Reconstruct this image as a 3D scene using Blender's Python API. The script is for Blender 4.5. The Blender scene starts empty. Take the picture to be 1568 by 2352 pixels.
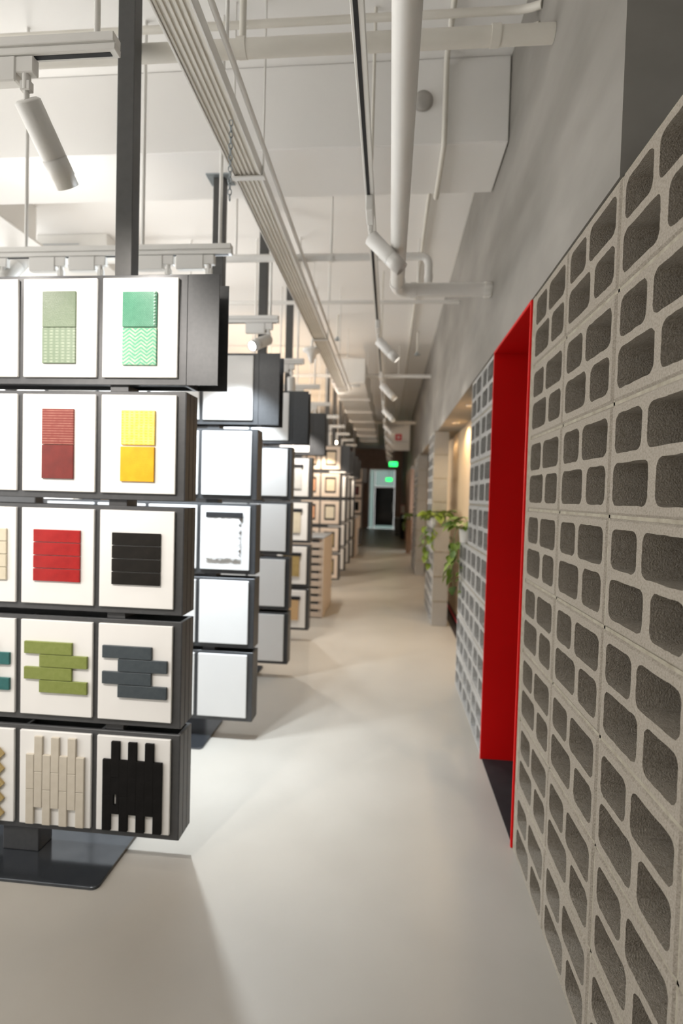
import bpy, math, random
from mathutils import Vector, Matrix
from mathutils.geometry import tessellate_polygon
random.seed(7)
SC = bpy.context.scene
COL = SC.collection

# ------------------------------------------------------------------ camera
F_PX, YAW, PITCH, ROLL, EYE = 1194.9, 0.0917, -0.0299, 0.0273, 1.534
cam = bpy.data.cameras.new('camera'); camo = bpy.data.objects.new('camera', cam); COL.objects.link(camo)
cam.sensor_fit = 'VERTICAL'; cam.sensor_height = 36.0; cam.sensor_width = 24.0
cam.lens = 36.0 * F_PX / 2352.0
fw = Vector((-math.sin(YAW)*math.cos(PITCH), math.cos(YAW)*math.cos(PITCH), math.sin(PITCH)))
rt = Vector((math.cos(YAW), math.sin(YAW), 0)); up = rt.cross(fw)
r2 = math.cos(ROLL)*rt + math.sin(ROLL)*up; u2 = -math.sin(ROLL)*rt + math.cos(ROLL)*up
M = Matrix.Identity(4)
for i in range(3):
    M[i][0] = r2[i]; M[i][1] = u2[i]; M[i][2] = -fw[i]
M[0][3], M[1][3], M[2][3] = 0, 0, EYE
camo.matrix_world = M
cam.clip_start = 0.02; cam.clip_end = 200
cam.dof.use_dof = True; cam.dof.focus_distance = 1.35; cam.dof.aperture_fstop = 2.0
SC.camera = camo

# ------------------------------------------------------------------ world and exposure
W = bpy.data.worlds.new('world'); SC.world = W; W.use_nodes = True
bg = W.node_tree.nodes['Background']; bg.inputs[0].default_value = (1.0, 0.99, 0.97, 1); bg.inputs[1].default_value = 2.7
vs = SC.view_settings; vs.view_transform = 'Standard'; vs.look = 'None'; vs.gamma = 1.0; vs.exposure = 0.58
vs.use_curve_mapping = False
SPOT_W = 46.0      # track spotlight power
WARM = (1.0, 0.86, 0.71); NEUT = (1.0, 0.935, 0.86); COOL = (0.83, 0.92, 1.0)

# ------------------------------------------------------------------ materials
def mat(name, col, rough=0.6, col2=None, nscale=8.0, nstretch=(1,1,1), detail=4.0, bump=0.0, bscale=60.0,
        metal=0.0, emit=0.0, pattern=None, spec=0.5, contrast=(0.3, 0.7)):
    m = bpy.data.materials.new(name); m.use_nodes = True
    nt = m.node_tree; N = nt.nodes; L = nt.links
    b = N['Principled BSDF']
    b.inputs['Base Color'].default_value = (*col, 1); b.inputs['Roughness'].default_value = rough
    b.inputs['Metallic'].default_value = metal; b.inputs['Specular IOR Level'].default_value = spec
    tc = N.new('ShaderNodeTexCoord'); mp = N.new('ShaderNodeMapping'); mp.inputs['Scale'].default_value = nstretch
    L.new(tc.outputs['Object'], mp.inputs[0])
    def math_(op, a, b_=None):
        n = N.new('ShaderNodeMath'); n.operation = op
        for k, v in ((0, a), (1, b_)):
            if v is None: continue
            if isinstance(v, (int, float)): n.inputs[k].default_value = v
            else: L.new(v, n.inputs[k])
        return n.outputs[0]
    fac = None
    if pattern:
        sx = N.new('ShaderNodeSeparateXYZ'); L.new(tc.outputs['Object'], sx.inputs[0])
        X, Z = sx.outputs[0], sx.outputs[2]
        if pattern == 'weave':
            fac = math_('MULTIPLY', math_('SINE', math_('MULTIPLY', math_('ADD', X, math_('MULTIPLY', Z, .6)), 900)), math_('SINE', math_('MULTIPLY', Z, 900)))
        elif pattern == 'grid':
            fac = math_('MAXIMUM', math_('SINE', math_('MULTIPLY', X, 260)), math_('SINE', math_('MULTIPLY', Z, 520)))
            fac = math_('MULTIPLY', fac, -1.0)
        elif pattern == 'dots':
            fac = math_('MULTIPLY', math_('SINE', math_('MULTIPLY', X, 700)), math_('SINE', math_('MULTIPLY', Z, 700)))
        elif pattern == 'chevron':
            pp = math_('PINGPONG', math_('ADD', X, 1.0), 0.024)
            fac = math_('SINE', math_('MULTIPLY', math_('ADD', Z, math_('MULTIPLY', pp, 0.75)), 430))
        elif pattern == 'stripes':
            fac = math_('SUBTRACT', math_('SINE', math_('MULTIPLY', Z, 620)), 0.75)
        elif pattern == 'bricks':
            fac = math_('MAXIMUM', math_('SINE', math_('MULTIPLY', Z, 600)), math_('SINE', math_('MULTIPLY', X, 320)))
        fac = math_('ADD', math_('MULTIPLY', fac, 0.5), 0.5)
    if col2 is not None:
        nz = N.new('ShaderNodeTexNoise'); nz.inputs['Scale'].default_value = nscale; nz.inputs['Detail'].default_value = detail
        L.new(mp.outputs[0], nz.inputs['Vector'])
        src = nz.outputs['Fac']
        rp = N.new('ShaderNodeValToRGB'); rp.color_ramp.elements[0].position = contrast[0]; rp.color_ramp.elements[1].position = contrast[1]
        L.new(src, rp.inputs[0]); src = rp.outputs[0]
        if fac is not None: src = math_('MULTIPLY', fac, math_('ADD', math_('MULTIPLY', src, .7), .4))
        mx = N.new('ShaderNodeMix'); mx.data_type = 'RGBA'
        mx.inputs[6].default_value = (*col, 1); mx.inputs[7].default_value = (*col2, 1)
        L.new(src, mx.inputs[0]); L.new(mx.outputs[2], b.inputs['Base Color'])
    if bump > 0:
        bz = N.new('ShaderNodeTexNoise'); bz.inputs['Scale'].default_value = bscale; bz.inputs['Detail'].default_value = 3
        L.new(mp.outputs[0] if nstretch != (1,1,1) else tc.outputs['Object'], bz.inputs['Vector'])
        bp = N.new('ShaderNodeBump'); bp.inputs['Strength'].default_value = bump; bp.inputs['Distance'].default_value = 0.004
        L.new(bz.outputs['Fac'], bp.inputs['Height']); L.new(bp.outputs[0], b.inputs['Normal'])
    if emit > 0:
        b.inputs['Emission Color'].default_value = (*col, 1); b.inputs['Emission Strength'].default_value = emit
    return m

MT = {}
MT['block'] = mat('concrete_block', (.345,.306,.255), .92, (.232,.203,.162), 190, detail=6, bump=.75, bscale=260, contrast=(.42,.72))
MT['block2'] = mat('concrete_block_grey', (.47,.465,.45), .92, (.33,.325,.31), 150, detail=6, bump=.6, bscale=240, contrast=(.42,.72))
MT['mortar'] = mat('mortar', (.40,.365,.29), .95, (.27,.24,.185), 30, detail=6, bump=.6, bscale=200)
MT['plaster'] = mat('grey_plaster', (.325,.305,.275), .8, (.21,.196,.176), 2.2, (1,.55,1.3), detail=7, bump=.12, bscale=40, contrast=(.32,.72))
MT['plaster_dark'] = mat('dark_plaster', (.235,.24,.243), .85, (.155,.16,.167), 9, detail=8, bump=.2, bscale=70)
MT['ceiling'] = mat('ceiling_paint', (.90,.888,.865), .85, (.88,.865,.84), 1.2, bump=.05, bscale=20)
MT['beam'] = mat('beam_paint', (.89,.875,.85), .8, (.87,.855,.83), 2, bump=.05, bscale=30)
MT['floor'] = mat('microcement_floor', (.45,.42,.372), .38, (.405,.376,.33), 1.6, detail=8, bump=.02, bscale=300, contrast=(.35,.7))
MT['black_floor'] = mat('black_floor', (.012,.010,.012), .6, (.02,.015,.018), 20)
MT['red'] = mat('red_lacquer', (.66,.004,.004), .5, (.61,.0035,.0035), 3, spec=.2)
MT['black'] = mat('black_paint', (.008,.008,.009), .65, (.016,.016,.018), 12)
MT['frame'] = mat('graphite_metal', (.080,.081,.084), .42, (.092,.093,.096), 60, metal=.35, spec=.5, bump=.03, bscale=500)
MT['pole'] = mat('graphite_pole', (.075,.074,.072), .5, (.085,.084,.082), 30, metal=.2)
MT['steel'] = mat('black_steel_plate', (.10,.11,.125), .13, (.12,.13,.145), 14, metal=.75)
MT['white'] = mat('white_enamel', (.80,.785,.75), .42, (.76,.745,.71), 5)
MT['cream_paint'] = mat('warm_white_pipe_paint', (.76,.73,.66), .5, (.70,.67,.60), 6, bump=.04, bscale=60)
MT['board'] = mat('white_board', (.86,.845,.82), .5, (.84,.825,.80), 6)
MT['board_edge'] = MT['board']
MT['zinc'] = mat('zinc_plate', (.42,.46,.48), .4, (.36,.40,.42), 20, metal=.7)
MT['lens'] = mat('lit_lens', (1,.96,.9), .4, emit=18)
MT['lens_warm'] = mat('lit_lens_warm', (1,.85,.65), .4, emit=18)
MT['lens_off'] = mat('dark_lens', (.03,.03,.03), .2, (.04,.04,.04), 20)
MT['wood'] = mat('pale_oak', (.68,.57,.47), .55, (.61,.50,.40), 6, (6,6,.6), bump=.05, bscale=30)
MT['wood_dark'] = mat('warm_veneer', (.62,.42,.22), .55, (.55,.36,.18), 3, (4,4,.4))
MT['warm_wall'] = mat('warm_veneer_wall', (.66,.50,.32), .6, (.60,.45,.28), 2, (1,1,.4))
MT['brown_wall'] = mat('brown_wall', (.34,.235,.18), .8, (.28,.19,.145), 5)
MT['leaf'] = mat('pothos_leaf', (.17,.28,.03), .45, (.26,.36,.06), 40)
MT['leaf_dark'] = mat('dark_leaf', (.08,.16,.022), .45, (.12,.21,.035), 40)
MT['stem'] = mat('green_stem', (.16,.22,.05), .5, (.2,.22,.07), 40)
MT['green_light'] = mat('lit_green_sign', (.02,.9,.16), .4, emit=2.2)
MT['sign_red'] = mat('sign_red', (.62,.04,.07), .5, (.58,.035,.06), 10)
MT['glass'] = mat('dark_glass', (.012,.018,.022), .08, (.016,.022,.026), 3)
MT['aluminium'] = mat('aluminium', (.55,.57,.58), .35, (.5,.52,.53), 20, metal=.6)
def frosted():
    m = bpy.data.materials.new('frosted_glass'); m.use_nodes = True; N = m.node_tree.nodes; L = m.node_tree.links
    N.remove(N['Principled BSDF']); t = N.new('ShaderNodeBsdfTranslucent'); t.inputs[0].default_value = (.27,.32,.31,1)
    g = N.new('ShaderNodeBsdfGlossy'); g.inputs['Roughness'].default_value = .25; g.inputs[0].default_value = (.6,.65,.65,1)
    x = N.new('ShaderNodeMixShader'); x.inputs[0].default_value = .12
    L.new(t.outputs[0], x.inputs[1]); L.new(g.outputs[0], x.inputs[2]); L.new(x.outputs[0], N['Material Output'].inputs[0])
    return m
MT['frosted'] = frosted()
# tile samples
def tile(n, c, c2=None, **k): MT[n] = mat(n, c, k.pop('rough', .35), c2 or tuple(x*.85 for x in c), k.pop('nscale', 60), bump=k.pop('bump', .15), bscale=k.pop('bscale', 220), **k)
tile('sage_top', (.105,.15,.085), (.16,.205,.125), pattern='weave', bump=.3)
tile('sage_low', (.13,.18,.11), (.30,.35,.255), pattern='grid')
tile('green_top', (.035,.20,.11), (.10,.32,.20), pattern='dots')
tile('green_low', (.03,.33,.18), (.50,.62,.42), pattern='chevron')
tile('brick_top', (.20,.028,.02), (.50,.24,.18), pattern='stripes')
tile('brick_low', (.19,.022,.016), (.14,.017,.012), nscale=25)
tile('yellow_top', (.86,.56,.03), (.92,.74,.22), pattern='bricks')
tile('yellow_low', (.80,.38,.004), (.86,.47,.01), nscale=25)
tile('scarlet', (.44,.015,.014), (.34,.009,.009), nscale=30, rough=.25)
tile('jet', (.009,.0075,.006), (.016,.0135,.011), nscale=30, rough=.35, spec=.3)
tile('olive', (.20,.24,.050), (.235,.275,.068), nscale=50, rough=.45)
tile('charcoal', (.045,.058,.068), (.06,.075,.085), nscale=50, rough=.45)
tile('teal', (.018,.12,.115), (.025,.145,.14), nscale=50, rough=.4)
tile('sand', (.56,.505,.415), (.60,.545,.455), nscale=40, rough=.5)
tile('matt_black', (.006,.0055,.005), (.009,.008,.0075), nscale=30, rough=.7, spec=.15)
tile('bone', (.68,.61,.47), (.62,.55,.41), nscale=30)
tile('gold', (.45,.33,.14), (.36,.26,.10), nscale=40)
tile('stone_white', (.88,.87,.85), (.84,.83,.81), nscale=14, bump=.12, bscale=60)
tile('peach', (.80,.42,.24), (.74,.37,.20), nscale=20)
tile('pale_peach', (.82,.60,.42), (.77,.54,.37), nscale=20)
tile('pale_beige', (.74,.60,.43), (.68,.54,.38), nscale=20)
tile('pale_grey', (.72,.71,.68), (.66,.65,.62), nscale=20)
tile('maroon', (.10,.010,.010), (.08,.008,.008), nscale=20)

# ------------------------------------------------------------------ mesh helpers
class MB:
    def __init__(s): s.v = []; s.f = []; s.sm = []
    def add(s, vs_, fs, smooth=False):
        o = len(s.v); s.v += [tuple(p) for p in vs_]
        for f in fs: s.f.append(tuple(i+o for i in f)); s.sm.append(smooth)
        return s
    def box(s, x0, x1, y0, y1, z0, z1, b=0.0):
        if x0 > x1: x0, x1 = x1, x0
        if y0 > y1: y0, y1 = y1, y0
        if z0 > z1: z0, z1 = z1, z0
        b = min(b, .3*(x1-x0), .3*(y1-y0), .3*(z1-z0))
        if b <= 0:
            vs_ = [(x,y,z) for x in (x0,x1) for y in (y0,y1) for z in (z0,z1)]
            return s.add(vs_, [(0,1,3,2),(4,6,7,5),(0,4,5,1),(2,3,7,6),(0,2,6,4),(1,5,7,3)])
        lo = (x0,y0,z0); hi = (x1,y1,z1); V = []; idx = {}
        for sx in (0,1):
            for sy in (0,1):
                for sz in (0,1):
                    c = [(hi if t else lo)[k] for k, t in enumerate((sx,sy,sz))]
                    ins = [c[k] + (-b if t else b) for k, t in enumerate((sx,sy,sz))]
                    for ax in range(3):
                        p = list(ins); p[ax] = c[ax]; idx[(sx,sy,sz,ax)] = len(V); V.append(tuple(p))
        Fs = []
        for ax in range(3):
            o = [k for k in range(3) if k != ax]
            for t in (0,1):
                q = []
                for a, b_ in ((0,0),(1,0),(1,1),(0,1)):
                    k = [0,0,0]; k[ax] = t; k[o[0]] = a; k[o[1]] = b_; q.append(idx[(*k, ax)])
                Fs.append(tuple(q))
        for ax in range(3):
            o = [k for k in range(3) if k != ax]
            for a in (0,1):
                for b_ in (0,1):
                    k0 = [0,0,0]; k0[o[0]] = a; k0[o[1]] = b_; k1 = list(k0); k1[ax] = 1
                    Fs.append((idx[(*k0,o[0])], idx[(*k1,o[0])], idx[(*k1,o[1])], idx[(*k0,o[1])]))
        for sx in (0,1):
            for sy in (0,1):
                for sz in (0,1): Fs.append(tuple(idx[(sx,sy,sz,ax)] for ax in range(3)))
        return s.add(V, Fs)
    def tube(s, pts, r, n=12, cap=True):
        P = [Vector(p) for p in pts]; R = r if isinstance(r, (list, tuple)) else [r]*len(P)
        V = []; prev = None
        for i, p in enumerate(P):
            d = (P[min(i+1, len(P)-1)] - P[max(i-1, 0)]).normalized()
            if i not in (0, len(P)-1):
                d = ((P[i+1]-p).normalized() + (p-P[i-1]).normalized()).normalized()
            if prev is None:
                a = Vector((0,0,1)) if abs(d.z) < .9 else Vector((1,0,0))
                uu = d.cross(a).normalized()
            else:
                uu = (prev - d*prev.dot(d)).normalized()
            prev = uu; ww = d.cross(uu)
            for k in range(n):
                t = 2*math.pi*k/n; V.append(p + R[i]*(math.cos(t)*uu + math.sin(t)*ww))
        Fs = [(i*n+k, i*n+(k+1) % n, (i+1)*n+(k+1) % n, (i+1)*n+k) for i in range(len(P)-1) for k in range(n)]
        s.add(V, Fs, True)
        if cap:
            s.add(V[:n], [tuple(range(n))[::-1]]); s.add(V[-n:], [tuple(range(n))])
        return s
    def lathe(s, prof, n=24, cx=0, cy=0):          # prof: list of (r, z)
        V = [(cx+r*math.cos(2*math.pi*k/n), cy+r*math.sin(2*math.pi*k/n), z) for r, z in prof for k in range(n)]
        Fs = [(i*n+k, i*n+(k+1) % n, (i+1)*n+(k+1) % n, (i+1)*n+k) for i in range(len(prof)-1) for k in range(n)]
        return s.add(V, Fs, True)
    def mesh(s, name):
        me = bpy.data.meshes.new(name); me.from_pydata(s.v, [], s.f)
        import bmesh
        bm = bmesh.new(); bm.from_mesh(me)
        bmesh.ops.recalc_face_normals(bm, faces=bm.faces); bm.to_mesh(me); bm.free()
        me.polygons.foreach_set('use_smooth', s.sm)
        return me
    def build(s, name, m, parent=None, loc=None):
        return link(name, s.mesh(name), m, parent, loc)

def link(name, me, m, parent=None, loc=None):
    if m is not None and not me.materials: me.materials.append(MT[m])
    o = bpy.data.objects.new(name, me); COL.objects.link(o)
    if parent is not None: o.parent = parent
    if loc is not None: o.location = loc
    return o
def empty(name, loc=(0,0,0)):
    o = bpy.data.objects.new(name, None); COL.objects.link(o); o.location = loc; o.empty_display_size = .1; return o
def tag(o, label, cat, group=None):
    o['label'] = label; o['category'] = cat
    if group: o['group'] = group
    return o
def struct(o, label=None):
    o['kind'] = 'structure'
    if label: o['label'] = label
    return o
def box(name, m, b, parent=None, bev=0.0, loc=None): return MB().box(*b, bev).build(name, m, parent, loc)

# ------------------------------------------------------------------ room shell
WX = 0.584                    # face of the block wall
CEIL = 3.93; BEAM = 3.47
XL, Y0, Y1 = -5.6, -2.6, 26.0
struct(box('floor', 'floor', (XL, WX+.19, Y0, Y1, -.12, 0)), 'pale beige seamless cement floor of the aisle')
struct(box('ceiling', 'ceiling', (XL, 1.1, Y0, Y1, CEIL, CEIL+.15)), 'white painted ceiling above the pipes')
struct(box('trim_1', 'beam', (XL, WX-.004, 2.93, 3.40, BEAM, CEIL-.001), bev=.006), 'wide white ceiling beam crossing the aisle')
struct(box('wall_left', 'warm_wall', (XL-.15, XL, 9.0, Y1, -.12, CEIL+.15)), 'warm toned wall beyond the display stands')
struct(box('added_wall_front', 'plaster', (XL, 2.7, Y0-.15, Y0, -.12, CEIL+.15)), 'plain unseen wall added behind the camera to block light')  # added out of view to cut light from behind
wl = empty('added_window_1', (XL, Y0, 0)); struct(wl, 'unseen open window front added along the left for daylight')  # added out of view so daylight enters from the left
for i in range(8): box('mullion', 'white', (-.10, 0, i*1.65, i*1.65+.07, 0, CEIL), wl, .004)
box('sill', 'white', (-.12, .02, 0, 11.6, 0, .12), wl, .004)
# plaster band above the block wall, and the darker recess at the near end
struct(box('wall_right_upper', 'plaster', (WX, 1.1, 1.472, Y1, 2.405, CEIL)), 'light grey plaster wall above the blocks')
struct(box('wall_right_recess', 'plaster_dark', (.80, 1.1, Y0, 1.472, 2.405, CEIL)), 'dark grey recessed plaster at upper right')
# room behind the screen blocks
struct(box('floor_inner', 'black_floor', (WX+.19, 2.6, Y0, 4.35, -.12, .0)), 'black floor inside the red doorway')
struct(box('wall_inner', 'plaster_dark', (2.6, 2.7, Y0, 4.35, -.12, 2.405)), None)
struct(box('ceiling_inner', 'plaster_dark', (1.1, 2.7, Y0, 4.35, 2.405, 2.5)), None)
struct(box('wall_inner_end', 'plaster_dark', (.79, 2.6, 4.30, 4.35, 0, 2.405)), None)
# alcove behind the openings
struct(box('wall_alcove', 'warm_wall', (.86, 1.1, 4.35, 9.6, .10, 2.405)), 'warm lit veneer wall of the alcove')
struct(box('baseboard_alcove', 'black', (.855, 1.1, 4.35, Y1, 0, .10)), 'black skirting of the alcove')
struct(box('wall_alcove_far', 'warm_wall', (.86, 1.1, 9.6, 15.0, .10, 2.405)), None)
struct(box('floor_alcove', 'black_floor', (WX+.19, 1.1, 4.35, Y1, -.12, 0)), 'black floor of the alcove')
struct(box('wall_right_far', 'brown_wall', (WX+.0, .86, 15.4, Y1, 0, 2.405)), 'dim brown wall at the far end')
struct(box('trim_2', 'sign_red', (.845, .856, 4.36, 14.9, .045, .062)), 'thin red strip along the alcove skirting')

# far end wall with the glazed exit
fe = empty('wall_back', (0, Y1, 0)); struct(fe, 'far end wall with glazed exit')
for nm, b in (('panel', (XL, -1.05, 0, .15, 0, CEIL)), ('panel', (.27, 1.1, 0, .15, 0, CEIL)), ('lintel', (-1.05, .27, 0, .15, 2.95, CEIL))):
    box(nm, 'brown_wall', b, fe)
dr = empty('door_2', (0, Y1, 0)); struct(dr, 'dark glass exit door at the far end')
for x0, x1, z0, z1 in ((-1.05,-1.0,0,2.95), (-.80,-.75,0,2.95), (.22,.27,0,2.95), (-1.05,.27,2.9,2.95), (-.75,.22,2.02,2.08)):
    box('frame', 'aluminium', (x0,x1,.02,.10,z0,z1), dr, .004)
box('leaf', 'glass', (-.745,.215,.04,.08,.14,2.02), dr, .004)
box('floor_daylight_strip', 'frosted', (-.745,.215,.035,.085,.0,.14), dr, .004)  # added pale translucent strip stands in for daylight reflected on the floor
box('pane', 'frosted', (-.745,.215,.05,.06,2.085,2.9), dr); box('pane', 'frosted', (-1.0,-.80,.05,.06,.0,2.9), dr)
box('handle', 'aluminium', (.14,.17,.0,.04,.8,1.3), dr, .006)

# ------------------------------------------------------------------ perforated concrete blocks
BW, BH, BD, JT = .41, .30, .19, .009
def rrect(u0, u1, z0, z1, r, n=4, jit=0):
    out = []
    for cx, cz, a in ((u1-r, z1-r, 0), (u0+r, z1-r, 90), (u0+r, z0+r, 180), (u1-r, z0+r, 270)):
        for k in range(n+1):
            t = math.radians(a + 90*k/n)
            out.append([cx + r*math.cos(t), cz + r*math.sin(t)])
    # midpoints on the long sides so the rim can be uneven
    res = []
    for i, p in enumerate(out):
        res.append(p); q = out[(i+1) % len(out)]
        d = math.hypot(q[0]-p[0], q[1]-p[1])
        if d > .03:
            m = 6
            for k in range(1, m): res.append([p[0]+(q[0]-p[0])*k/m, p[1]+(q[1]-p[1])*k/m])
    if jit:
        for p in res: p[0] += random.uniform(-jit, jit); p[1] += random.uniform(-jit, jit)
    return res
HOLES = ((.036,.173,.016,.115), (-.177,.004,.016,.115), (-.006,.175,-.116,-.014), (-.176,-.045,-.116,-.014))
def block_mesh(seed):
    random.seed(seed)
    w = BW/2-JT/2; h = BH/2-JT/2; c = .006
    mb = MB()
    outer = [(-w+c,-h+c),(w-c,-h+c),(w-c,h-c),(-w+c,h-c)]
    side = [(-w,-h),(w,-h),(w,h),(-w,h)]
    loops = [outer] + [rrect(*[v + dv + random.uniform(-.002,.002) for v, dv in zip(H_, (-.003,.003,-.003,.003))], .024, 4, .0011) for H_ in HOLES]
    back = [side] + [[(p[0]*.99, p[1]*.99) for p in lp] for lp in loops[1:]]
    for x, LP in ((0, loops), (BD, back)):
        flat = [p for lp in LP for p in lp]
        tri = tessellate_polygon([[Vector((p[0], p[1], 0)) for p in lp] for lp in LP])
        mb.add([(x, p[0], p[1]) for p in flat], [tuple(t) for t in tri])
    for i in range(4):
        j = (i+1) % 4
        mb.add([(0,*outer[i]),(0,*outer[j]),(c,*side[j]),(c,*side[i])], [(0,1,2,3)])
        mb.add([(c,*side[i]),(c,*side[j]),(BD,*side[j]),(BD,*side[i])], [(0,1,2,3)])
    for lp, lb in zip(loops[1:], back[1:]):
        n = len(lp)
        V = [(0,*p) for p in lp] + [(.004, p[0]*1.0, p[1]) for p in lp] + [(BD,*p) for p in lb]
        mb.add(V, [(r*n+i, r*n+(i+1) % n, (r+1)*n+(i+1) % n, (r+1)*n+i) for r in (0,1) for i in range(n)])
    me = bpy.data.meshes.new('block'); me.from_pydata(mb.v, [], mb.f)
    import bmesh
    bm = bmesh.new(); bm.from_mesh(me); bmesh.ops.remove_doubles(bm, verts=bm.verts, dist=1e-5)
    bmesh.ops.recalc_face_normals(bm, faces=bm.faces); bm.to_mesh(me); bm.free()
    return me
BLK = [block_mesh(100+i) for i in range(6)]
for b in BLK: b.materials.append(MT['block'])
BLK2 = []
for b in BLK:
    c = b.copy(); c.materials.clear(); c.materials.append(MT['block2']); BLK2.append(c)
random.seed(11)
def block_wall(name, label, x, ya, cols, meshes=BLK, strip=None):
    root = empty(name, (x, ya, 0)); struct(root, label)
    mo = MB()
    for ci, rows in enumerate(cols):
        for r in range(rows):
            me = random.choice(meshes)
            o = link('block', me, None, root, (random.uniform(-.0015,.0015), (ci+.5)*BW, (r+.5)*BH))
        for r in range(rows+1):          # bed joints
            mo.box(.005, BD-.004, ci*BW, (ci+1)*BW, max(r*BH-JT/2, 0), r*BH+(JT/2 if r < rows else 0))
        if ci > 0: mo.box(.005, BD-.004, ci*BW-JT/2, ci*BW+JT/2, 0, min(rows, cols[ci-1])*BH)
    if strip: mo.box(.003, BD-.004, strip[0]-ya, strip[1]-ya, 0, 2.4)
    mo.build('mortar', 'mortar', root)
    return root
block_wall('wall_right', 'near screen wall of perforated concrete blocks', WX, 2.278-7*BW, [8]*7, BLK, (2.278, 2.320))
block_wall('wall_right', 'perforated block screen beyond the red doorway', WX, 3.12, [8,8,4], BLK2)
block_wall('wall_right', 'perforated block pier beyond the plants', WX-.045, 6.33, [4,8,8], BLK2)
block_wall('wall_right', 'second block pier further down the aisle', WX-.045, 10.45, [8]*4, BLK2)

# red doorway lining
d1 = empty('door_1', (WX, 2.32, 0)); struct(d1, 'glossy red lining of the doorway in the block wall')
dw = 3.12-2.32
box('jamb', 'red', (-.006,.235,0,.014,0,2.40), d1, .002)
box('jamb', 'red', (-.006,.235,dw-.014,dw,0,2.40), d1, .002)
box('head', 'red', (-.006,.235,.014,dw-.014,2.386,2.40), d1, .002)
box('threshold', 'black', (.004,.235,.014,dw-.014,0,.004), d1)

# ------------------------------------------------------------------ display stands
PITCH_Z = .4585; PITCH_X = .334; BRD_W = .309; BRD_H = .39
STX = -1.501; STEP = 1.12
ORD = {0:'nearest', 1:'second', 2:'third', 3:'fourth'}
ROWN = ['top row', 'second row', 'middle row', 'fourth row', 'bottom row']
COLN = ['fourth from the aisle', 'third from the aisle', 'second from the aisle', 'at the aisle end']
def board_centre(row, col): return (PITCH_X*(col-1.5), 2.372 - BRD_H/2 - PITCH_Z*row)
HALF = PITCH_X*2 + .021
def box_shell():
    mb = MB(); t = .014; h = .433
    mb.box(-HALF, HALF, -.06, -.06+t, 0, h, .002)
    mb.box(-HALF, HALF, .06-t, .06, 0, h, .002)
    for s in (-1, 1): mb.box(s*HALF, s*(HALF-t), -.06+t, .06-t, 0, h, .001)
    for x in (-1, 0, 1): mb.box(x*PITCH_X-.006, x*PITCH_X+.006, -.06+t, .06-t, .01, h-.02)
    mb.box(-HALF+t, HALF-t, -.045, .045, .012, .02)
    for s in (-1, 1):
        for y in (-.059, -.0185, .022): mb.box(s*HALF, s*(HALF+.002), y, y+.037, .001, h-.001, .0006)
    return mb.mesh('rack_box')
def fins_mesh():
    mb = MB()
    for x in (-2,-1,0,1,2):
        w = .010 if abs(x) < 2 else .014
        xx = x*PITCH_X - (.004*(x > 0) if abs(x) == 2 else 0)
        mb.box(xx-w/2, xx+w/2, -.0655, -.0595, .004, .429, .001)
    return mb.mesh('divider')
ST = {}
def stand_meshes():
    ST['rack_box'] = box_shell()
    ST['end_plate'] = MB().box(0, .127, -.002, .002, 0, .433, .001).mesh('end_plate')
    ST['spacer'] = MB().box(-.038, .038, -.044, .044, 0, .0285, .001).mesh('spacer')
    ST['foot_post'] = MB().box(-.08, .08, -.045, .045, .012, .20, .003).mesh('foot_post')
    pl = []
    r = .025
    for cx, cy, a in ((.43-r,.205-r,0), (-.43+r,.205-r,90), (-.43+r,-.205+r,180), (.43-r,-.205+r,270)):
        for k in range(5):
            t = math.radians(a+22.5*k); pl.append((cx+r*math.cos(t), cy+r*math.sin(t)))
    n = len(pl); mb = MB()
    V = [(x,y,0) for x,y in pl] + [(x,y,.010) for x,y in pl] + [(x*.995,y*.99,.012) for x,y in pl]
    mb.add(V, [(q*n+i, q*n+(i+1) % n, (q+1)*n+(i+1) % n, (q+1)*n+i) for q in (0,1) for i in range(n)] + [tuple(range(n))[::-1], tuple(range(2*n, 3*n))])
    ST['base_plate'] = mb.mesh('base_plate')
    for k, m in (('rack_box','frame'),('end_plate','frame'),('spacer','frame'),('foot_post','frame'),('base_plate','steel')):
        ST[k].materials.append(MT[m])
stand_meshes()
POLE = {}
def display_stand(y_front, label, x=STX, top=CEIL, group='dark steel display stands along the aisle', wood=False):
    t = empty('display_stand', (x, y_front+.06, 0)); tag(t, label, 'display stand', group)
    link('base_plate', ST['base_plate'], None, t); link('foot_post', ST['foot_post'], None, t)
    for i in range(5):
        z0 = 2.388 - .433 - PITCH_Z*i
        bx = link('rack_box', ST['rack_box'], None, t, (0,0,z0))
        if i < 4:
            for s in (-1, 1): link('spacer', ST['spacer'], None, t, (s*.405, 0, z0-.0265))
    for yy in (-.058, .058): link('end_plate', ST['end_plate'], None, t, (HALF, yy, 2.388-.433))
    for s in (1,):
        p = MB().box(-.035, .035, -.03, .03, 2.38, top, .002).build('pole', 'pole', t, (s*.405, 0, 0))
        MB().box(-.075, .075, -.06, .06, top-.008, top, .001).build('ceiling_plate', 'zinc', p)
    return t
STY = {k: 2.0 + STEP*k for k in range(20)}
def top_for(k): return BEAM if 2.93 < STY[k]+.06 < 3.40 else CEIL
display_stand(STY[0], 'nearest dark steel display stand, holding colourful tile sample boards', top=top_for(0))
display_stand(STY[1], 'second dark display stand from the camera, with brightly lit blank boards', top=top_for(1))
display_stand(STY[2], 'third dark display stand, with plain white boards', top=top_for(2))
display_stand(STY[3], 'fourth dark display stand, just before the low drawer cabinet', top=top_for(3))
display_stand(STY[6], 'display stand with beige framed boards behind the low drawer cabinet')
display_stand(STY[7], 'display stand directly behind the beige framed boards')
display_stand(STY[8], 'display stand second behind the beige framed boards')
display_stand(STY[9], 'display stand third behind the beige framed boards')
display_stand(STY[12], 'farthest display stand, with dark swatches in beige frames')
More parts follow.
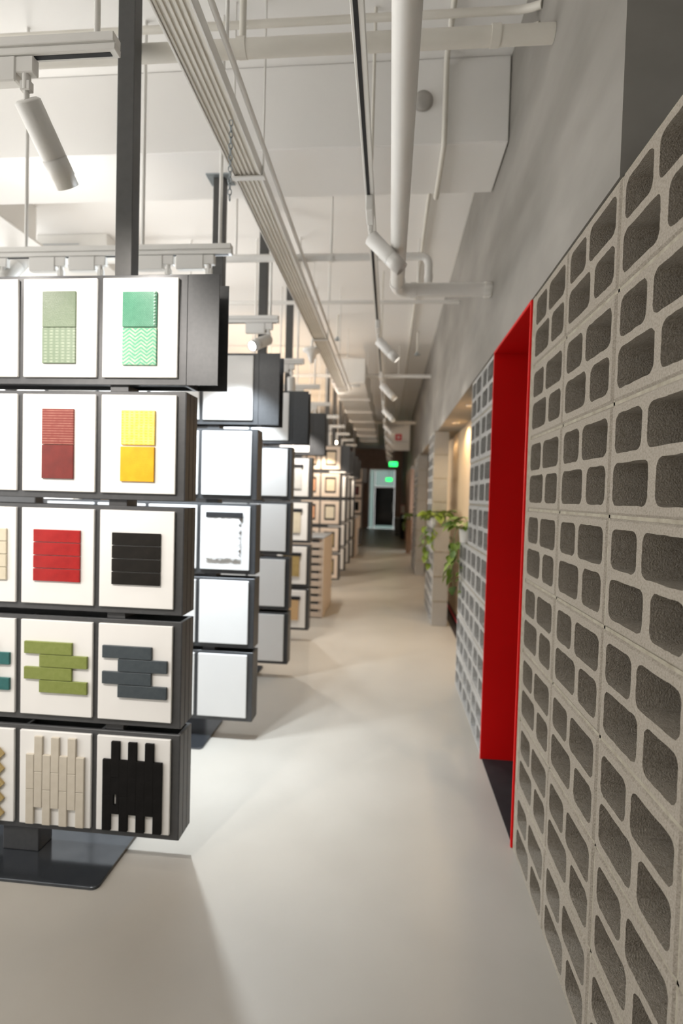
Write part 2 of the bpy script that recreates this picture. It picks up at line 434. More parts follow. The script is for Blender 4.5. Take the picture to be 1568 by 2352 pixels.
display_stand(STY[2]+.12, 'display stand of the left row, only its pole seen at left', x=STX-2.33, group='display stands of the left row')

# ---- sample boards
BM = {}
BM['board'] = MB().box(-BRD_W/2, BRD_W/2, -.012, 0, -BRD_H/2, BRD_H/2, .002).mesh('board'); BM['board'].materials.append(MT['board'])
def board(k, row, col, desc, name='sample_board', plain=True, group=None):
    cx, cz = board_centre(row, col)
    loc = (STX+cx, STY[k]-.0005, cz)
    lab = desc
    if plain:
        o = link(name, BM['board'], None, None, loc)
    else:
        o = empty(name, loc); link('board', BM['board'], None, o)
    tag(o, lab, 'sample board', group)
    return o
def slab(o, name, m, x0, x1, z0, z1, th=.009, bev=.0012):
    cx, cz = (x0+x1)/2, (z0+z1)/2
    return MB().box(-(x1-x0)/2, (x1-x0)/2, -th, 0, -(z1-z0)/2, (z1-z0)/2, bev).build(name, m, o, (cx, -.012, cz))
G0 = 'tile sample boards on the nearest stand'
o = board(0,0,2,'white board with two sage green textured tiles', plain=False, group=G0)
slab(o,'tile','sage_top',-.069,.071,.001,.142); slab(o,'tile','sage_low',-.069,.071,-.142,-.001)
o = board(0,0,3,'white board with emerald tiles, the lower one wavy patterned', plain=False, group=G0)
slab(o,'tile','green_top',-.069,.071,.001,.138); slab(o,'tile','green_low',-.068,.072,-.148,-.003)
MT['glint'] = mat('pale_glass_bead', (.55,.75,.62), .2, (.45,.66,.54), 60)
bead = MB().lathe([(0,-.0045),(.0035,-.003),(.0045,0),(.0035,.003),(0,.0045)], 8).mesh('bead'); bead.materials.append(MT['glint'])
for i in range(11): link('bead', bead, None, o, (.064, -.022, .010+i*.0122))
o = board(0,1,2,'white board with brick red tiles, the upper one finely striped', plain=False, group=G0)
slab(o,'tile','brick_top',-.066,.068,-.007,.136); slab(o,'tile','brick_low',-.066,.068,-.144,-.009)
o = board(0,1,3,'white board with two bright yellow tiles', plain=False, group=G0)
slab(o,'tile','yellow_top',-.067,.071,-.003,.133); slab(o,'tile','yellow_low',-.069,.070,-.148,-.010)
o = board(0,2,2,'white board with four stacked glossy scarlet strip tiles', plain=False, group=G0)
for i in range(4): slab(o,'tile','scarlet',-.098,.101,.058-.053*i,.108-.053*i)
o = board(0,2,3,'white board with four stacked glossy black strip tiles', plain=False, group=G0)
for i in range(4): slab(o,'tile','jet',-.099,.101,.056-.0525*i,.106-.0525*i)
o = board(0,2,1,'white board with cream strip tiles, middle row at the left frame edge', plain=False, group=G0)
for i in range(4): slab(o,'tile','bone',-.08,.119,.056-.053*i,.107-.053*i)
for nm, m, c, d in (('olive','olive',2,'white board with four staggered olive green strip tiles'),
                    ('charcoal','charcoal',3,'white board with four staggered charcoal strip tiles'),
                    ('teal','teal',1,'white board with teal strip tiles cut by the left frame edge')):
    o = board(0,3,c,d, plain=False, group=G0)
    for i in range(4):
        a, b = ((-.132,.073), (-.066,.138))[i % 2]
        if c == 1: a, b = ((-.066,.138), (-.132,.073))[1-i % 2] if i % 2 == 0 else ((-.132,.073) if False else (-.066,.138))
        slab(o,'tile',m,a,b,.059-.0525*i,.109-.0525*i,.011)
o = board(0,4,2,'white board with staggered upright sand coloured strip tiles', plain=False, group=G0)
for i in range(7):
    x = -.120 + i*.0360
    if i % 2 == 0: slab(o,'tile','sand',x,x+.0345,-.043,.101,.011); slab(o,'tile','sand',x,x+.0345,-.190,-.045,.011)
    else: slab(o,'tile','sand',x,x+.0345,.031,.176,.011); slab(o,'tile','sand',x,x+.0345,-.119,.029,.011)
o = board(0,4,3,'white board with staggered upright matt black strip tiles', plain=False, group=G0)
for i in range(7):
    x = -.124 + i*.0355; xe = x+.0352
    if i % 2 == 0: slab(o,'tile','matt_black',x,xe,-.043,.103,.011,.0005); slab(o,'tile','matt_black',x,xe,-.188,-.0435,.011,.0005); continue
    slab(o,'tile','matt_black',x,xe,.0315,.178,.011,.0005)
    if i == 1:                             # the strip with a bare slot
        mb = MB(); w2 = .0176
        mb.box(-w2,w2,-.011,0,-.118,-.082); mb.box(-w2,w2,-.011,0,-.038,.031); mb.box(-w2,-.006,-.011,0,-.082,-.038); mb.box(.006,w2,-.011,0,-.082,-.038)
        mb.build('tile','matt_black',o,((x+xe)/2,-.012,0))
    else: slab(o,'tile','matt_black',x,xe,-.118,.031,.011,.0005)
o = board(0,4,1,'white board with gold herringbone tiles cut by the left frame edge', plain=False, group=G0)
for i in range(5):
    for s in (0, 1):
        t = MB().box(-.020,.020,-.010,0,-.05,.05,.001).build('tile','gold',o,(-.035+.075*s+.028, -.012, .10-.062*i - .03*s))
        t.rotation_euler = (0, math.radians(45 if s else -45), 0)
for r in (0, 1):
    board(0,r,1,'blank white board in the %s cut by the left frame edge' % ROWN[r], group=G0)
G1 = 'white boards on the second stand'
for r in range(5):
    for c in range(4):
        if (r, c) == (2, 3): continue
        board(1,r,c,'blank white board, %s of the second stand, %s' % (ROWN[r], COLN[c]), group=G1)
# the rough stone sample
o = board(1,2,3,'white board with a rough white stone under a black bar', plain=False, group=G1)
slab(o,'clamp_bar','black',-.118,.110,.125,.158,.014)
random.seed(5)
nx, nz = 26, 30; mb = MB(); V = []
for j in range(nz+1):
    for i in range(nx+1):
        e = 1 if i in (0,nx) or j == 0 else 0
        x = -.118+.215*i/nx + (random.uniform(-.006,.006) if e else random.uniform(-.002,.002)); z = -.135+.262*j/nz + (random.uniform(-.006,.006) if j == 0 else 0)
        d = -.008 if e else -.010 - random.random()*.0022 - .0014*math.sin(i*.9+j*.5)*math.sin(j*.7-i*.3)
        V.append((x, d, z))
mb.add(V, [(j*(nx+1)+i, j*(nx+1)+i+1, (j+1)*(nx+1)+i+1, (j+1)*(nx+1)+i) for j in range(nz) for i in range(nx)], True)
mb.box(-.112,.092,-.006,0,-.13,.126)
mb.build('stone', 'stone_white', o, (0,-.012,0))
G2 = 'white boards on the third stand'
for r in range(5):
    for c in (2, 3): board(2,r,c,'blank white board, %s of the third stand, %s' % (ROWN[r], COLN[c]), group=G2)
G3 = 'boards with hung samples on the fourth stand'
for r, (m, w) in enumerate((('pale_grey','pale grey'),('pale_grey','pale grey'),('bone','cream'),('gold','gold'),('wood_dark','brown wood'))):
    if r == 0: board(3,0,3,'blank white board, top row of the fourth stand', group=G3); continue
    o = board(3,r,3,'white board with %s sample under a black bar, %s of fourth stand' % (w, ROWN[r]), plain=False, group=G3)
    slab(o,'clamp_bar','black',-.10,.10,.10,.135,.014); slab(o,'sample',m,-.09,.082,-.115,.099,.012)
def framed_board(k, r, c, fm, sw, desc, grp):
    cx, cz = board_centre(r, c)
    o = empty('framed_board', (STX+cx, STY[k]-.0005, cz)); tag(o, desc, 'sample board', grp)
    a, b, t = BRD_W/2, BRD_H/2, .062
    mb = MB(); mb.box(-a,a,-.016,0,b-t,b,.002); mb.box(-a,a,-.016,0,-b,-b+t,.002)
    mb.box(-a,-a+t,-.016,0,-b+t,b-t); mb.box(a-t,a,-.016,0,-b+t,b-t); mb.build('frame', fm, o)
    box('backing', 'black', (-a+t,a-t,-.003,0,-b+t,b-t), o)
    slab(o,'swatch',sw,-.072,.072,-.098,.098,.006).location.y = -.003
for r in range(5):
    framed_board(6,r,3,'wood',['pale_beige','pale_beige','bone','gold','gold'][r],'beige framed board with pale swatch, %s, beside the aisle' % ROWN[r],'beige framed boards behind the drawer cabinet')
    framed_board(6,r,2,'wood',['pale_peach','peach','peach','peach','peach'][r],'beige framed board with peach swatch, %s, partly hidden at left' % ROWN[r],'beige framed boards behind the drawer cabinet')
for k, w in ((7,'first'),(8,'second'),(9,'third')):
    for r in range(5):
        board(k,r,3,'white board edge, %s of the %s stand behind the beige boards' % (ROWN[r], w), group='white boards on the far stands')
for r in range(4):
    framed_board(12,r,3,'wood',['matt_black','maroon','matt_black','gold'][r],'small beige framed board with %s swatch, %s of farthest stand' % (['black','maroon','black','gold'][r], ROWN[r]),'framed boards on the farthest stand')

# ------------------------------------------------------------------ drawer cabinets
def cabinet(y0, y1, x0, x1, h, label, n=9):
    t = empty('drawer_cabinet', ((x0+x1)/2, y0, 0)); tag(t, label, 'cabinet', 'low drawer cabinets for tile samples')
    w = (x1-x0)/2; d = y1-y0
    body = MB(); body.box(-w, w, .02, d, 0, h, .003); body.box(w-.022, w, 0, .02, 0, h, .001); body.box(-w, -w+.022, 0, .02, 0, h, .001)
    body.build('body', 'wood', t)
    box('top', 'plaster_dark', (-w, w, 0, d, h, h+.012), t, .002)
    ph = (h-.03)/n
    for i in range(n):
        z = .012+ph*i
        dm = box('drawer', 'wood', (-w+.024, w-.024, .0, .018, z, z+ph-.032), t, .002)
        box('slot', 'black', (-w+.024, w-.06, .006, .0195, z+ph-.032, z+ph), t)
cabinet(6.44, 7.40, -1.75, -.80, 1.0, 'low pale wood drawer cabinet with black slots beside the aisle', 10)
cabinet(12.9, 14.2, -1.75, -.83, 1.0, 'small far drawer cabinet before the dark end of the aisle', 10)

# ------------------------------------------------------------------ light tracks and spotlights
HM = {}
def head_meshes():
    hb = MB().lathe([(.0,.0),(.030,.0),(.0385,-.006),(.0385,-.150)], 28)
    hb.lathe([(.0375,-.150),(.0375,-.153),(.0385,-.153),(.0385,-.205),(.036,-.207),(.036,-.235),(.031,-.235),(.031,-.212),(0,-.212)], 28)
    HM['head'] = hb.mesh('head'); HM['head'].materials.append(MT['white'])
    HM['lens'] = MB().lathe([(.0305,-.2135),(.0305,-.216),(0,-.217)], 20).mesh('lens')
    ad = MB().box(-.02, .125, -.017, .017, -.075, -.002, .004)
    ad.box(-.075, -.018, -.014, .014, -.050, -.002, .003)
    HM['adapter'] = ad.mesh('adapter'); HM['adapter'].materials.append(MT['white'])
    jn = MB().tube([(-.045,0,-.048),(-.045,0,-.095)], .012, 12); jn.box(-.062,-.028,-.010,.010,-.098,-.068,.003)
    jn.tube([(-.045,0,-.094),(-.045,0,-.125)], .008, 10)
    HM['joint'] = jn.mesh('joint'); HM['joint'].materials.append(MT['white'])
head_meshes()
def spotlight(loc, target, label, group, rotz=0, power=0, col=NEUT, size=62, blend=.45, warm=False):
    t = empty('track_spotlight', loc); t.rotation_euler = (0,0,rotz); tag(t, label, 'spotlight', group)
    link('adapter', HM['adapter'], None, t); link('joint', HM['joint'], None, t)
    pv = Vector((-.045,0,-.118)); Rz = Matrix.Rotation(rotz, 3, 'Z')
    wp = Vector(loc) + Rz @ pv
    d = (Vector(target)-wp).normalized()
    q = d.to_track_quat('-Z', 'Y')
    h = link('head', HM['head'], None, t); h.rotation_mode = 'QUATERNION'
    h.rotation_quaternion = Rz.transposed().to_quaternion() @ q; h.location = pv
    me = HM['lens'].copy(); me.materials.clear(); me.materials.append(MT['lens_off' if power == 0 else ('lens_warm' if warm else 'lens')])
    link('lens', me, None, h)
    if power:
        li = bpy.data.lights.new('lamp', 'SPOT'); li.energy = power; li.color = col; li.spot_size = math.radians(size); li.spot_blend = blend
        li.shadow_soft_size = .03
        lo = bpy.data.objects.new('lamp', li); COL.objects.link(lo); lo.parent = h; lo.location = (0,0,-.245)
    return t
def cross_track(y, x0, x1, z, label, rods):
    t = empty('light_track', (x1, y, z)); tag(t, label, 'light track', 'light tracks hung across above the stands')
    mb = MB(); mb.box(x0-x1, 0, -.017, .017, -.020, 0, .002); mb.box(x0-x1+.003, -.003, -.021, .021, .004, .030, .002); mb.box(x0-x1, 0, -.012, .012, 0, .005)
    mb.build('rail', 'white', t)
    box('slot', 'black', (x0-x1+.02, -.02, -.007, .007, -.0215, -.0195), t)
    for x in rods:
        MB().tube([(x-x1,0,.03),(x-x1,0,CEIL-z)], .009, 10).build('hanger_rod', 'white', t)
    return t
TZ = 2.838
TRK = {k: STY[k]-.50 for k in range(14)}
def track_z(k): return {0: TZ, 1: 2.768, 2: 2.795}.get(k, 2.782)
for k in range(11):
    y = TRK[k]
    zt = track_z(k)
    w = ORD.get(k)
    lab = ('light track of two stacked bars hung before the %s stand' % w) if w else 'small far light track, number %s beyond the fourth stand' % ['one','two','three','four','five','six','seven'][k-4]
    if 2.93 < y < 3.40: pass
    cross_track(y, -2.27, -.835, zt, lab, (-.90, -1.31, -1.95) if k < 6 else (-1.31, -1.95))
warm_k = {k: k >= 5 for k in range(14)}
def cc(k): return WARM if warm_k[k] else (NEUT if k == 0 else COOL)
SG = 'white cylinder spotlights on the cross tracks'
# nearest track
spotlight((-1.165, TRK[0], TZ-.02), (-1.03, 2.14, 2.08), 'large cream cylinder spotlight hanging at upper left', SG, rotz=math.pi, power=SPOT_W*.13, col=NEUT, size=125, blend=1.0)
spotlight((-1.75, TRK[0], TZ-.02), (-1.55, 2.14, 1.90), 'cylinder spotlight on the nearest track beyond the left frame edge', SG, rotz=math.pi, power=SPOT_W*.13, col=NEUT, size=125, blend=1.0)
FARN = ['one','two','three','four','five','six','seven']
for i, x in enumerate((-1.80, -1.58, -1.215, -1.0)):
    south = i == 2
    spotlight((x, TRK[1], track_z(1)-.02), (-.68, 2.50, .0) if south else (x+.08, STY[1], 1.35), 'white spotlight above the second stand, %s of four from the left' % ['first','second','third','fourth'][i], SG,
              rotz=math.pi, power=SPOT_W*(2.7 if south else 1.15), col=COOL, size=74 if south else 82, blend=1.0 if south else .6)
spotlight((-.955, TRK[2], track_z(2)-.02), (-1.22, TRK[2]-.9, track_z(2)-.62), 'white spotlight with its glowing lens turned to the camera', SG, rotz=math.pi, power=SPOT_W*1.2, col=COOL, size=110)
spotlight((-1.35, TRK[2], track_z(2)-.02), (-1.22, STY[2], 1.35), 'white spotlight on the third track, turned to the third stand', SG, rotz=math.pi, power=SPOT_W, col=COOL, size=82)
spotlight((-1.00, TRK[3], track_z(3)-.02), (-1.0, STY[3], 1.35), 'white spotlight on the fourth track, turned to the fourth stand', SG, rotz=math.pi, power=SPOT_W*.9, col=NEUT, size=82)
spotlight((-1.25, TRK[3], track_z(3)-.02), (-.95, TRK[3]-.7, .3), 'white spotlight on the fourth track, turned to the aisle floor', SG, rotz=math.pi, power=SPOT_W*.9, col=NEUT, size=100, blend=.3)
for k in range(4, 11):
    z = track_z(k)-.02; ys = STY[k]; nm = 'on far track %s' % FARN[k-4]
    if k in (4, 5):
        spotlight((-1.10, TRK[k], z), (-.9, TRK[k]-.4, .2), 'white spotlight %s' % nm, SG, rotz=math.pi, power=SPOT_W*.8, col=cc(k), size=95, warm=warm_k[k]); continue
    spotlight((-1.15, TRK[k], z), (-1.10, ys, 1.25) if k != 8 else (-1.0, TRK[k]-1.5, z-.45), 'white spotlight %s' % nm, SG, rotz=math.pi, power=SPOT_W*.9, col=cc(k), size=82, warm=warm_k[k])
for k in (5, 6, 7, 8, 9, 10):  # unseen warm uplights added to light the far ceiling
    spotlight((-2.125, TRK[k], track_z(k)-.02), (-1.95, TRK[k]+1.1, CEIL), 'added unseen spotlight turned up to the ceiling on far track %s' % FARN[k-4], SG, rotz=math.pi, power=26, col=(1,.70,.44), size=150, blend=1.0, warm=True)
for k in (1, 2, 3):  # uplights added out of view to brighten the near ceiling
    spotlight((-2.125, TRK[k], track_z(k)-.02), (-2.05, TRK[k]+1.1, CEIL), 'added unseen spotlight turned up to the ceiling, left of the %s stand' % ORD[k], SG, rotz=math.pi, power=10, col=(1,.97,.93), size=150, blend=1.0)
# unseen track added beside the camera, its lamps brighten the nearest boards
cross_track(TRK[0]-STEP, -2.27, -.835, TZ, 'added light track beside the camera, unseen outside the left frame edge', (-.90, -1.95))
for i, x in enumerate((-1.9, -1.3)):
    spotlight((x, TRK[0]-STEP, TZ-.02), (x+.25, 2.0, 1.5), 'added unseen spotlight beside the camera, %s of two, lighting the nearest stand' % ['left','right'][i], SG, rotz=math.pi, power=SPOT_W*1.15, col=NEUT, size=66, blend=.7)

# long track along the aisle
RX, RZ = -.139, 2.975
t = empty('light_track', (RX, 0, RZ)); tag(t, 'long dark slotted light track running down the aisle', 'light track')
mb = MB(); mb.box(-.021,.021,.35,21,-.002,.032,.002); mb.build('rail', 'white', t)
box('slot', 'black', (-.012,.003,.36,20.9,-.0035,-.0015), t)
for y in (1.2, 2.62, 5.6, 8.6, 11.6, 14.6, 17.6):
    top = BEAM if 2.93 < y < 3.4 else CEIL
    MB().tube([(0,y,.03),(0,y,top-RZ)], .008, 10).build('hanger_rod', 'cream_paint', t)
AG = 'spotlights on the long aisle track'
AO = ['nearest','second','third','fourth','fifth','sixth','seventh','eighth','ninth','tenth']
for i in range(10):
    y = 2.64 + 1.74*i
    s = spotlight((RX, y, RZ-.0), (RX+.50, y+.045, RZ-.618), '%s white spotlight of the row down the aisle, tilted towards the wall' % AO[i], AG, rotz=-math.pi/2, power=(0 if i < 1 else (4 if i < 4 else 9)), col=WARM if i > 2 else NEUT, size=60, warm=i > 2)
    s['label'] = '%s white cylinder spotlight on the aisle track, tilted to the right' % AO[i]

# ------------------------------------------------------------------ pipes, tray, duct
def arc(c, r, a0, a1, ax, ay, n=6):
    return [Vector(c) + r*(math.cos(math.radians(a0+(a1-a0)*k/n))*Vector(ax) + math.sin(math.radians(a0+(a1-a0)*k/n))*Vector(ay)) for k in range(n+1)]
def pipe(name, pts, r, label, m='cream_paint', hang=(), clamps=True, collars=()):
    t = empty(name, tuple(pts[0])); tag(t, label, 'pipe')
    o0 = Vector(pts[0])
    MB().tube([Vector(p)-o0 for p in pts], r, 20).build('tube', m, t)
    for (x, y, z) in hang:
        top = BEAM if 2.93 < y < 3.4 else CEIL
        mb = MB(); mb.tube([Vector((x,y,z+r))-o0, Vector((x,y,top))-o0], .007 if r < .03 else .014, 10)
        mb.build('hanger', m, t)
    for (p, d) in collars:
        p = Vector(p)-o0; d = Vector(d).normalized()
        MB().tube([p-d*.018, p+d*.018], r*1.12, 20).build('collar', m, t)
    return t
PX = .007; PZ = 2.822
elb = arc((PX+.075, 3.21, PZ), .075, 180, 90, (1,0,0), (0,1,0))
pipe('water_pipe', [(PX,-1.5,PZ), (PX,1.5,PZ)] + [tuple(p) for p in elb] + [(.30,3.285,PZ), (WX-.001,3.285,PZ)], .041,
     'thick white pipe along the ceiling that turns right into the wall', 'white', collars=(((PX,3.17,PZ),(0,1,0)), ((PX+.10,3.285,PZ),(1,0,0)), ((WX-.03,3.285,PZ),(1,0,0))), hang=((PX,.6,PZ),))
pipe('water_pipe', [(-5.5,2.15,3.38), (WX-.001,2.15,3.364)], .034, 'thick cream pipe crossing the ceiling nearest the camera', hang=((-.66,2.15,3.37),), collars=(((.36,2.15,3.366),(1,0,0)),((-.66,2.15,3.37),(1,0,0))))
pipe('conduit', [(-5.5,2.40,3.70), (.44,2.40,3.685), (.50,2.395,3.68), (.545,2.37,3.665), (WX-.001,2.34,3.65)], .016, 'thin upper conduit bending into the wall', hang=((.02,2.40,3.69),))
pipe('conduit', [(-5.5,2.44,3.645), (.42,2.44,3.63), (.49,2.435,3.625), (.54,2.41,3.61), (WX-.001,2.38,3.595)], .016, 'thin lower conduit bending into the wall', hang=((-1.0,2.44,3.64),))
pipe('conduit', [(.235,-1.5,3.905),(.235,2.88,3.905),(.235,2.905,3.88),(.235,2.905,BEAM-.02),(.235,2.93,BEAM-.022),(.235,3.40,BEAM-.022),(.235,3.42,BEAM),(.235,3.42,3.89),(.235,3.45,3.905),(.235,15,3.905)], .015, 'white conduit hugging ceiling and beam above the thick pipe')
pe = arc((.14,3.6,3.115), .055, 90, 0, (1,0,0), (0,0,1))
pipe('water_pipe', [(-5.0,3.6,3.185),(-1.0,3.6,3.175)] + [(p.x,3.6,p.z) for p in arc((.16,3.6,3.115), .055, 90, 0, (1,0,0), (0,0,1))] + [(.215,3.6,2.99)], .026,
     'white cross pipe with a downward elbow behind the thick pipe', 'white', hang=((-.45,3.6,3.175),(-1.12,3.6,3.18)), collars=(((.215,3.6,3.03),(0,0,1)),((-.45,3.6,3.17),(1,0,0))))
pipe('water_pipe', [(-5.0,4.916,3.36),(WX-.001,4.916,3.353)], .018, 'thin white cross pipe beyond the beam', 'white', hang=((-.62,4.916,3.356),(.2,4.916,3.354)))
pipe('water_pipe', [(-.424,8.34,3.46),(WX-.001,8.34,3.46)], .028, 'far cross pipe between the white duct and the wall', 'white', hang=((.08,8.34,3.46),))
pipe('water_pipe', [(-5.0,8.34,3.46),(-.936,8.34,3.46)], .028, 'far cross pipe running left from the white duct', 'white', hang=((-1.2,8.34,3.46),))
pipe('water_pipe', [(-.424,13.0,3.40),(WX-.001,13.0,3.40)], .045, 'farthest cross pipe before the square sign', 'cream_paint', hang=((.1,13.0,3.40),))

# ribbed tray
TX, TZ2 = -.742, 3.10
t = empty('cable_tray', (TX, 0, TZ2)); tag(t, 'long ribbed metal cable tray running diagonally overhead', 'cable tray')
box('tray_floor', 'cream_paint', (-.062,.062,-1.5,7.8,.004,.010), t)
for i in range(6): box('rib', 'cream_paint', (-.055+.022*i-.005,-.055+.022*i+.005,-1.5,7.8,-.004,.005), t, .001)
for s in (-1, 1):
    box('flange', 'white', (s*.062,s*.070,-1.5,7.8,-.010,.045), t, .001)
for y in (1.0, 2.55, 5.2, 7.5):
    top = BEAM if 2.93 < y < 3.4 else CEIL
    for s in (-1, 1): MB().tube([(s*.075,y,-.012),(s*.075,y,top-TZ2)], .005, 8).build('hanger_rod', 'white', t)
    box('bracket', 'white', (-.085,.085,y-.015,y+.015,-.018,-.010), t, .001)
pipe('conduit', [(-.625,-1.5,3.13),(-.625,7.8,3.13)], .011, 'thin white conduit running beside the ribbed tray', 'white', hang=((-.625,1.85,3.13),(-.625,6.0,3.13)))
# chain hanging under the tray
ch = empty('chain', (-.705, 2.16, TZ2-.012)); tag(ch, 'short metal chain hanging in front of the ribbed tray', 'chain')
lk = MB().tube([(.008*math.cos(a),0,.014*math.sin(a)) for a in [k*math.pi/5 for k in range(10)]] + [(.008,0,0)], .0022, 6, cap=False).mesh('link'); lk.materials.append(MT['zinc'])
for i in range(14):
    l = link('link', lk, None, ch, (.0,0,-.012-.0235*i)); l.rotation_euler = (0,0,(i % 2)*math.pi/2)

# air duct
t = empty('air_duct', (-.68, 7.9, 3.255)); tag(t, 'long white rectangular air duct hung above the stands', 'air duct')
for i in range(7):
    y = 1.35*i
    box('section', 'white', (-.255,.255,y,y+1.33,0,.365), t, .004)
    if i: box('flange', 'white', (-.285,.285,y-.03,y+.01,-.02,.385), t, .003)
box('grille', 'aluminium', (-.17,.17,.10,.26,-.008,.002), t, .002)
for y in (.8, 3.5, 6.2, 8.9):
    for s in (-1, 1): MB().tube([(s*.25,y,.36),(s*.25,y,CEIL-3.255)], .006, 8).build('hanger_rod', 'white', t)
# ceiling cassette units at left
for i, (x, y) in enumerate(((-3.42,3.95),(-3.05,5.0))):
    t = empty('ceiling_unit', (x, y, 3.60)); tag(t, ['white ventilation unit by the left frame edge under the ceiling', 'farther white ventilation unit above the stands at left'][i], 'ventilation unit', 'white ventilation units')
    box('body', 'white', (-.35,.35,-.30,.30,.02,.33), t, .006)
    box('fascia', 'white', (-.40,.40,-.34,.34,0,.02), t, .006)
    for j in range(6): box('louvre', 'aluminium', (-.28,.10,-.341,-.335,.06+.03*j,.072+.03*j), t)
# sensor cone under the tray
t = empty('ceiling_sensor', (-.82, 5.2, 3.085)); tag(t, 'white cone shaped sensor hanging under the ribbed tray', 'sensor')
MB().tube([(0,0,0),(0,0,-.09)], .012, 10).build('stem', 'white', t)
MB().lathe([(0,-.08),(.085,-.085),(.095,-.10),(.09,-.112),(.05,-.13),(.03,-.185),(.018,-.225),(0,-.228)], 20).build('cone', 'white', t)
# small sprinkler drops near the far wall
for i, (x, y) in enumerate(((-.75,6.9),(.33,7.6))):
    t = empty('sprinkler', (x, y, CEIL)); tag(t, ['sprinkler drop in front of the white duct', 'sprinkler drop near the grey plaster wall'][i], 'sprinkler', 'sprinkler drops')
    MB().tube([(0,0,0),(0,0,-.30)], .014, 10).build('drop_pipe', 'cream_paint', t)
    MB().lathe([(0,-.29),(.02,-.295),(.02,-.31),(.045,-.33),(.045,-.335),(0,-.337)], 12).build('deflector', 'zinc', t)
# smoke detector on the beam front
t = empty('smoke_detector', (.115, 2.928, 3.70)); tag(t, 'small grey round detector on the beam face', 'detector')
MT['grey_plastic'] = mat('grey_plastic', (.42,.40,.37), .6, (.38,.36,.33), 20)
o = MB().lathe([(.055,0),(.055,.008),(.048,.018),(.02,.022),(0,.022)], 24).build('body', 'grey_plastic', t); o.rotation_euler = (math.pi/2, 0, 0)

# ------------------------------------------------------------------ signs at the far end
t = empty('hanging_sign', (.184, 14.0, 2.80)); tag(t, 'square white hanging panel with a red square emblem', 'sign')
box('panel', 'white', (-.30,.30,-.05,.05,0,.69), t, .006)
e = box('emblem', 'sign_red', (-.085,.085,-.053,-.0495,.26,.43), t, .002)
mb = MB(); mb.box(-.045,.045,-.0545,-.0525,.33,.36); mb.box(-.015,.015,-.0545,-.0525,.30,.39); mb.build('cross', 'white', e)
for x in (-.2, .2): MB().tube([(x,0,.69),(x,0,CEIL-2.80)], .008, 8).build('hanger_rod', 'cream_paint', t)
for i, (x, y, z, s) in enumerate(((.087,18.0,2.69,1.0),(-.06,23.0,2.33,.95))):
    t = empty('exit_sign', (x, y, z)); tag(t, ['nearer lit green exit sign hanging in the aisle', 'farther lit green exit sign above the glass door'][i], 'exit sign', 'green exit signs')
    box('housing', 'aluminium', (-.15*s,.15*s,-.02,.02,-.085*s,.085*s), t, .003)
    f_ = box('face', 'green_light', (-.14*s,.14*s,-.024,-.0205,-.075*s,.075*s), t, .001)
    mb = MB(); mb.box(.01,.08,-.026,-.0242,-.012,.012); mb.add([(.07,-.026,-.04),(.115,-.026,0),(.07,-.026,.04),(.07,-.0242,-.04),(.115,-.0242,0),(.07,-.0242,.04)], [(0,1,2),(3,5,4),(0,3,4,1),(1,4,5,2),(2,5,3,0)])
    mb.build('arrow', 'white', f_)
    mb = MB(); mb.box(-.085,-.055,-.026,-.0242,-.02,.03); mb.box(-.080,-.060,-.026,-.0242,.036,.056); mb.box(-.105,-.08,-.026,-.0242,-.055,-.02); mb.box(-.06,-.035,-.026,-.0242,-.055,-.02); mb.box(-.055,-.03,-.026,-.0242,.005,.02)
    mb.build('running_figure', 'white', f_)
    MB().tube([(0,0,.08),(0,0,CEIL-z)], .007, 8).build('hanger_rod', 'aluminium', t)
t = empty('fire_box', (.50, 19.5, .95)); tag(t, 'small red fire equipment box on the far right wall', 'fire box')
box('body', 'sign_red', (-.08,.083,0,.22,0,.34), t, .006); box('lid', 'white', (-.075,.075,-.006,0,.02,.32), t, .002); box('support', 'black', (-.06,.08,.02,.20,-.95,0), t, .004)
# dark planter box at far right
t = empty('bin', (.40, 21.5, 0)); tag(t, 'grey waste bin standing by the far right wall', 'bin')
MB().lathe([(0,0),(.15,0),(.17,.02),(.18,.70),(.17,.72),(.15,.72),(.15,.66),(0,.66)], 20).build('body', 'plaster_dark', t); MB().lathe([(.182,.70),(.186,.74),(.15,.745),(.148,.73)], 20).build('rim', 'aluminium', t)

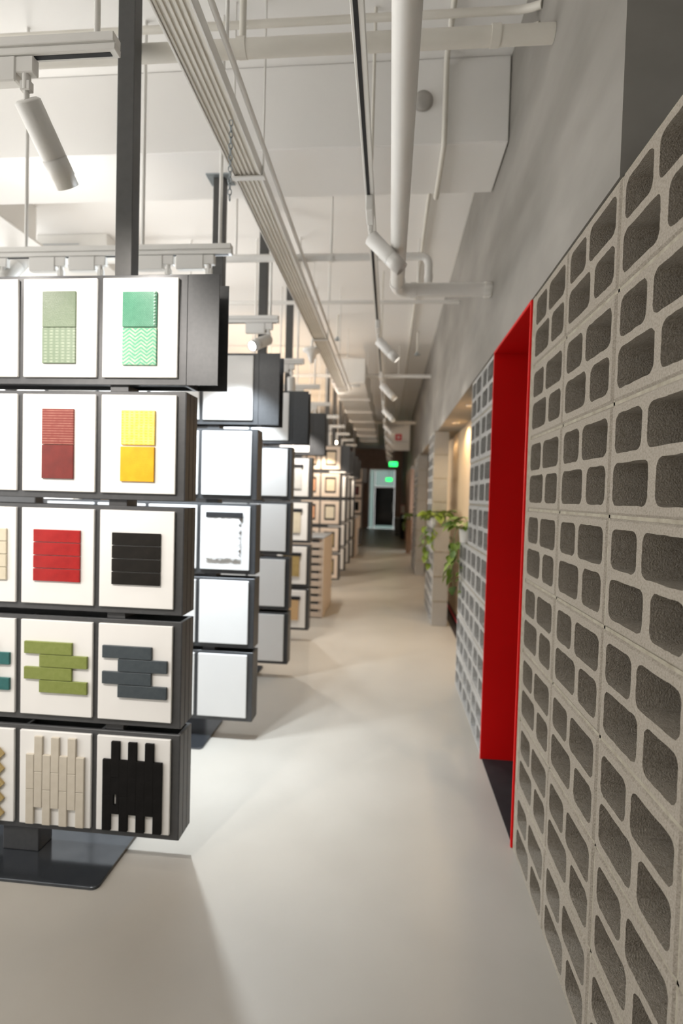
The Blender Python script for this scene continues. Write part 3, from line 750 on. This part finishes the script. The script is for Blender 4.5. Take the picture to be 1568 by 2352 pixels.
# ------------------------------------------------------------------ plants on the low walls
LV = {}
def leaf_mesh():
    pr = [(0,.0),(.022,.012),(.034,.035),(.030,.062),(.016,.088),(0,.105)]
    V = []; Fs = []
    for i, (w, l) in enumerate(pr):
        z = -.25*l*l/.1
        V += [(-w, l, z+.35*w), (0, l, z), (w, l, z+.35*w)]
    for i in range(len(pr)-1):
        a = i*3; Fs += [(a,a+1,a+4,a+3),(a+1,a+2,a+5,a+4)]
    mb = MB(); mb.add(V, Fs, True); return mb
for k in ('leaf','leaf_dark'):
    LV[k] = leaf_mesh().mesh('leaf'); LV[k].materials.append(MT[k])
def pothos(loc, label, seed, n_top, vines, spread=.13, m='leaf', scale=1.0):
    random.seed(seed)
    t = empty('potted_plant', loc); tag(t, label, 'potted plant', 'trailing plants on the low walls')
    MB().lathe([(0,0),(.05,0),(.056,.006),(.068,.10),(.070,.105),(.062,.105),(.060,.085),(0,.085)], 24).build('pot', 'white', t)
    def leaf(p, az, tilt, s):
        l = link('leaf', LV[m if random.random() > .25 else 'leaf_dark'], None, t, p)
        l.rotation_euler = (tilt, random.uniform(-.4,.4), az); l.scale = (s*1.12,)*3
    st = MB()
    for i in range(n_top):
        az = random.uniform(0, 2*math.pi); rr = spread*math.sqrt(random.random()); h = .12 + .10*random.random()*(1-rr/spread*.5)
        d = Vector((-math.sin(az), math.cos(az), 0)); p = d*rr + Vector((0,0,h))
        st.tube([(0,0,.08), tuple(d*rr*.5+Vector((0,0,h*.8))), tuple(p)], .002, 5, cap=False)
        leaf(p, az, random.uniform(-.7,.4), scale*random.uniform(.7,1.15))
    for (dx, dy, L_) in vines:
        pts = [Vector((dx*.3,dy*.3,.10)), Vector((dx*.8,dy*.8,.12)), Vector((dx,dy,.04))]
        q = pts[-1].copy(); k = int(L_/.05)
        for i in range(k):
            q = q + Vector((random.uniform(-.016,.016), random.uniform(-.016,.016), -.05)); pts.append(q.copy())
            if i % 1 == 0:
                az = math.atan2(-dx, dy) + random.uniform(-1.2,1.2)
                leaf(q, az, random.uniform(-1.1,-.4), scale*random.uniform(.55,.95))
        st.tube([tuple(p) for p in pts], .0022, 5, cap=False)
    st.build('stems', 'stem', t)
pothos((WX+.03, 4.14, 1.2), 'leafy green trailing plant on the low wall beside the block screen', 3, 26, ((-.10,.02,.42),(-.09,.10,.34),(-.05,.16,.50),(-.11,-.06,.22)))
pothos((WX-.005, 6.52, 1.2), 'trailing plant in white pot on the pier beyond the opening', 8, 34, ((-.13,-.04,.40),(-.11,-.12,.5),(-.05,-.15,.25),(.10,-.14,.22)), spread=.17, scale=1.1)
pothos((WX-.03, 14.6, .95), 'small far green plant against the brown wall', 12, 26, ((-.12,-.05,.25),(-.1,.05,.2)), spread=.12, m='leaf_dark', scale=1.2)
box('support', 'brown_wall', (-.07,.07,-.07,.07,-.95,0), bpy.data.objects['potted_plant.002'], .004)

# soffit downlights washing the alcove wall; two near the pier added for evenness
for i, y in enumerate((4.9, 6.0, 7.1, 8.7, 13.2)):
    t = empty('downlight', (.715, y, 2.404)); tag(t, ['round downlight in the soffit beside the block screen','added round downlight in the soffit before the nearer pier','added round downlight in the soffit behind the nearer pier','round downlight in the soffit of the middle opening','round downlight in the soffit of the farthest opening'][i], 'downlight', 'soffit downlights')
    MB().lathe([(.045,0),(.045,-.006),(.036,-.008),(.034,-.002),(.0,-.002)], 20).build('ring', 'white', t)
    li = bpy.data.lights.new('lamp', 'SPOT'); li.energy = 17; li.color = (1,.72,.42); li.spot_size = math.radians(160); li.spot_blend = .6; li.shadow_soft_size = .03
    lo = bpy.data.objects.new('lamp', li); COL.objects.link(lo); lo.parent = t; lo.location = (0,0,-.02)
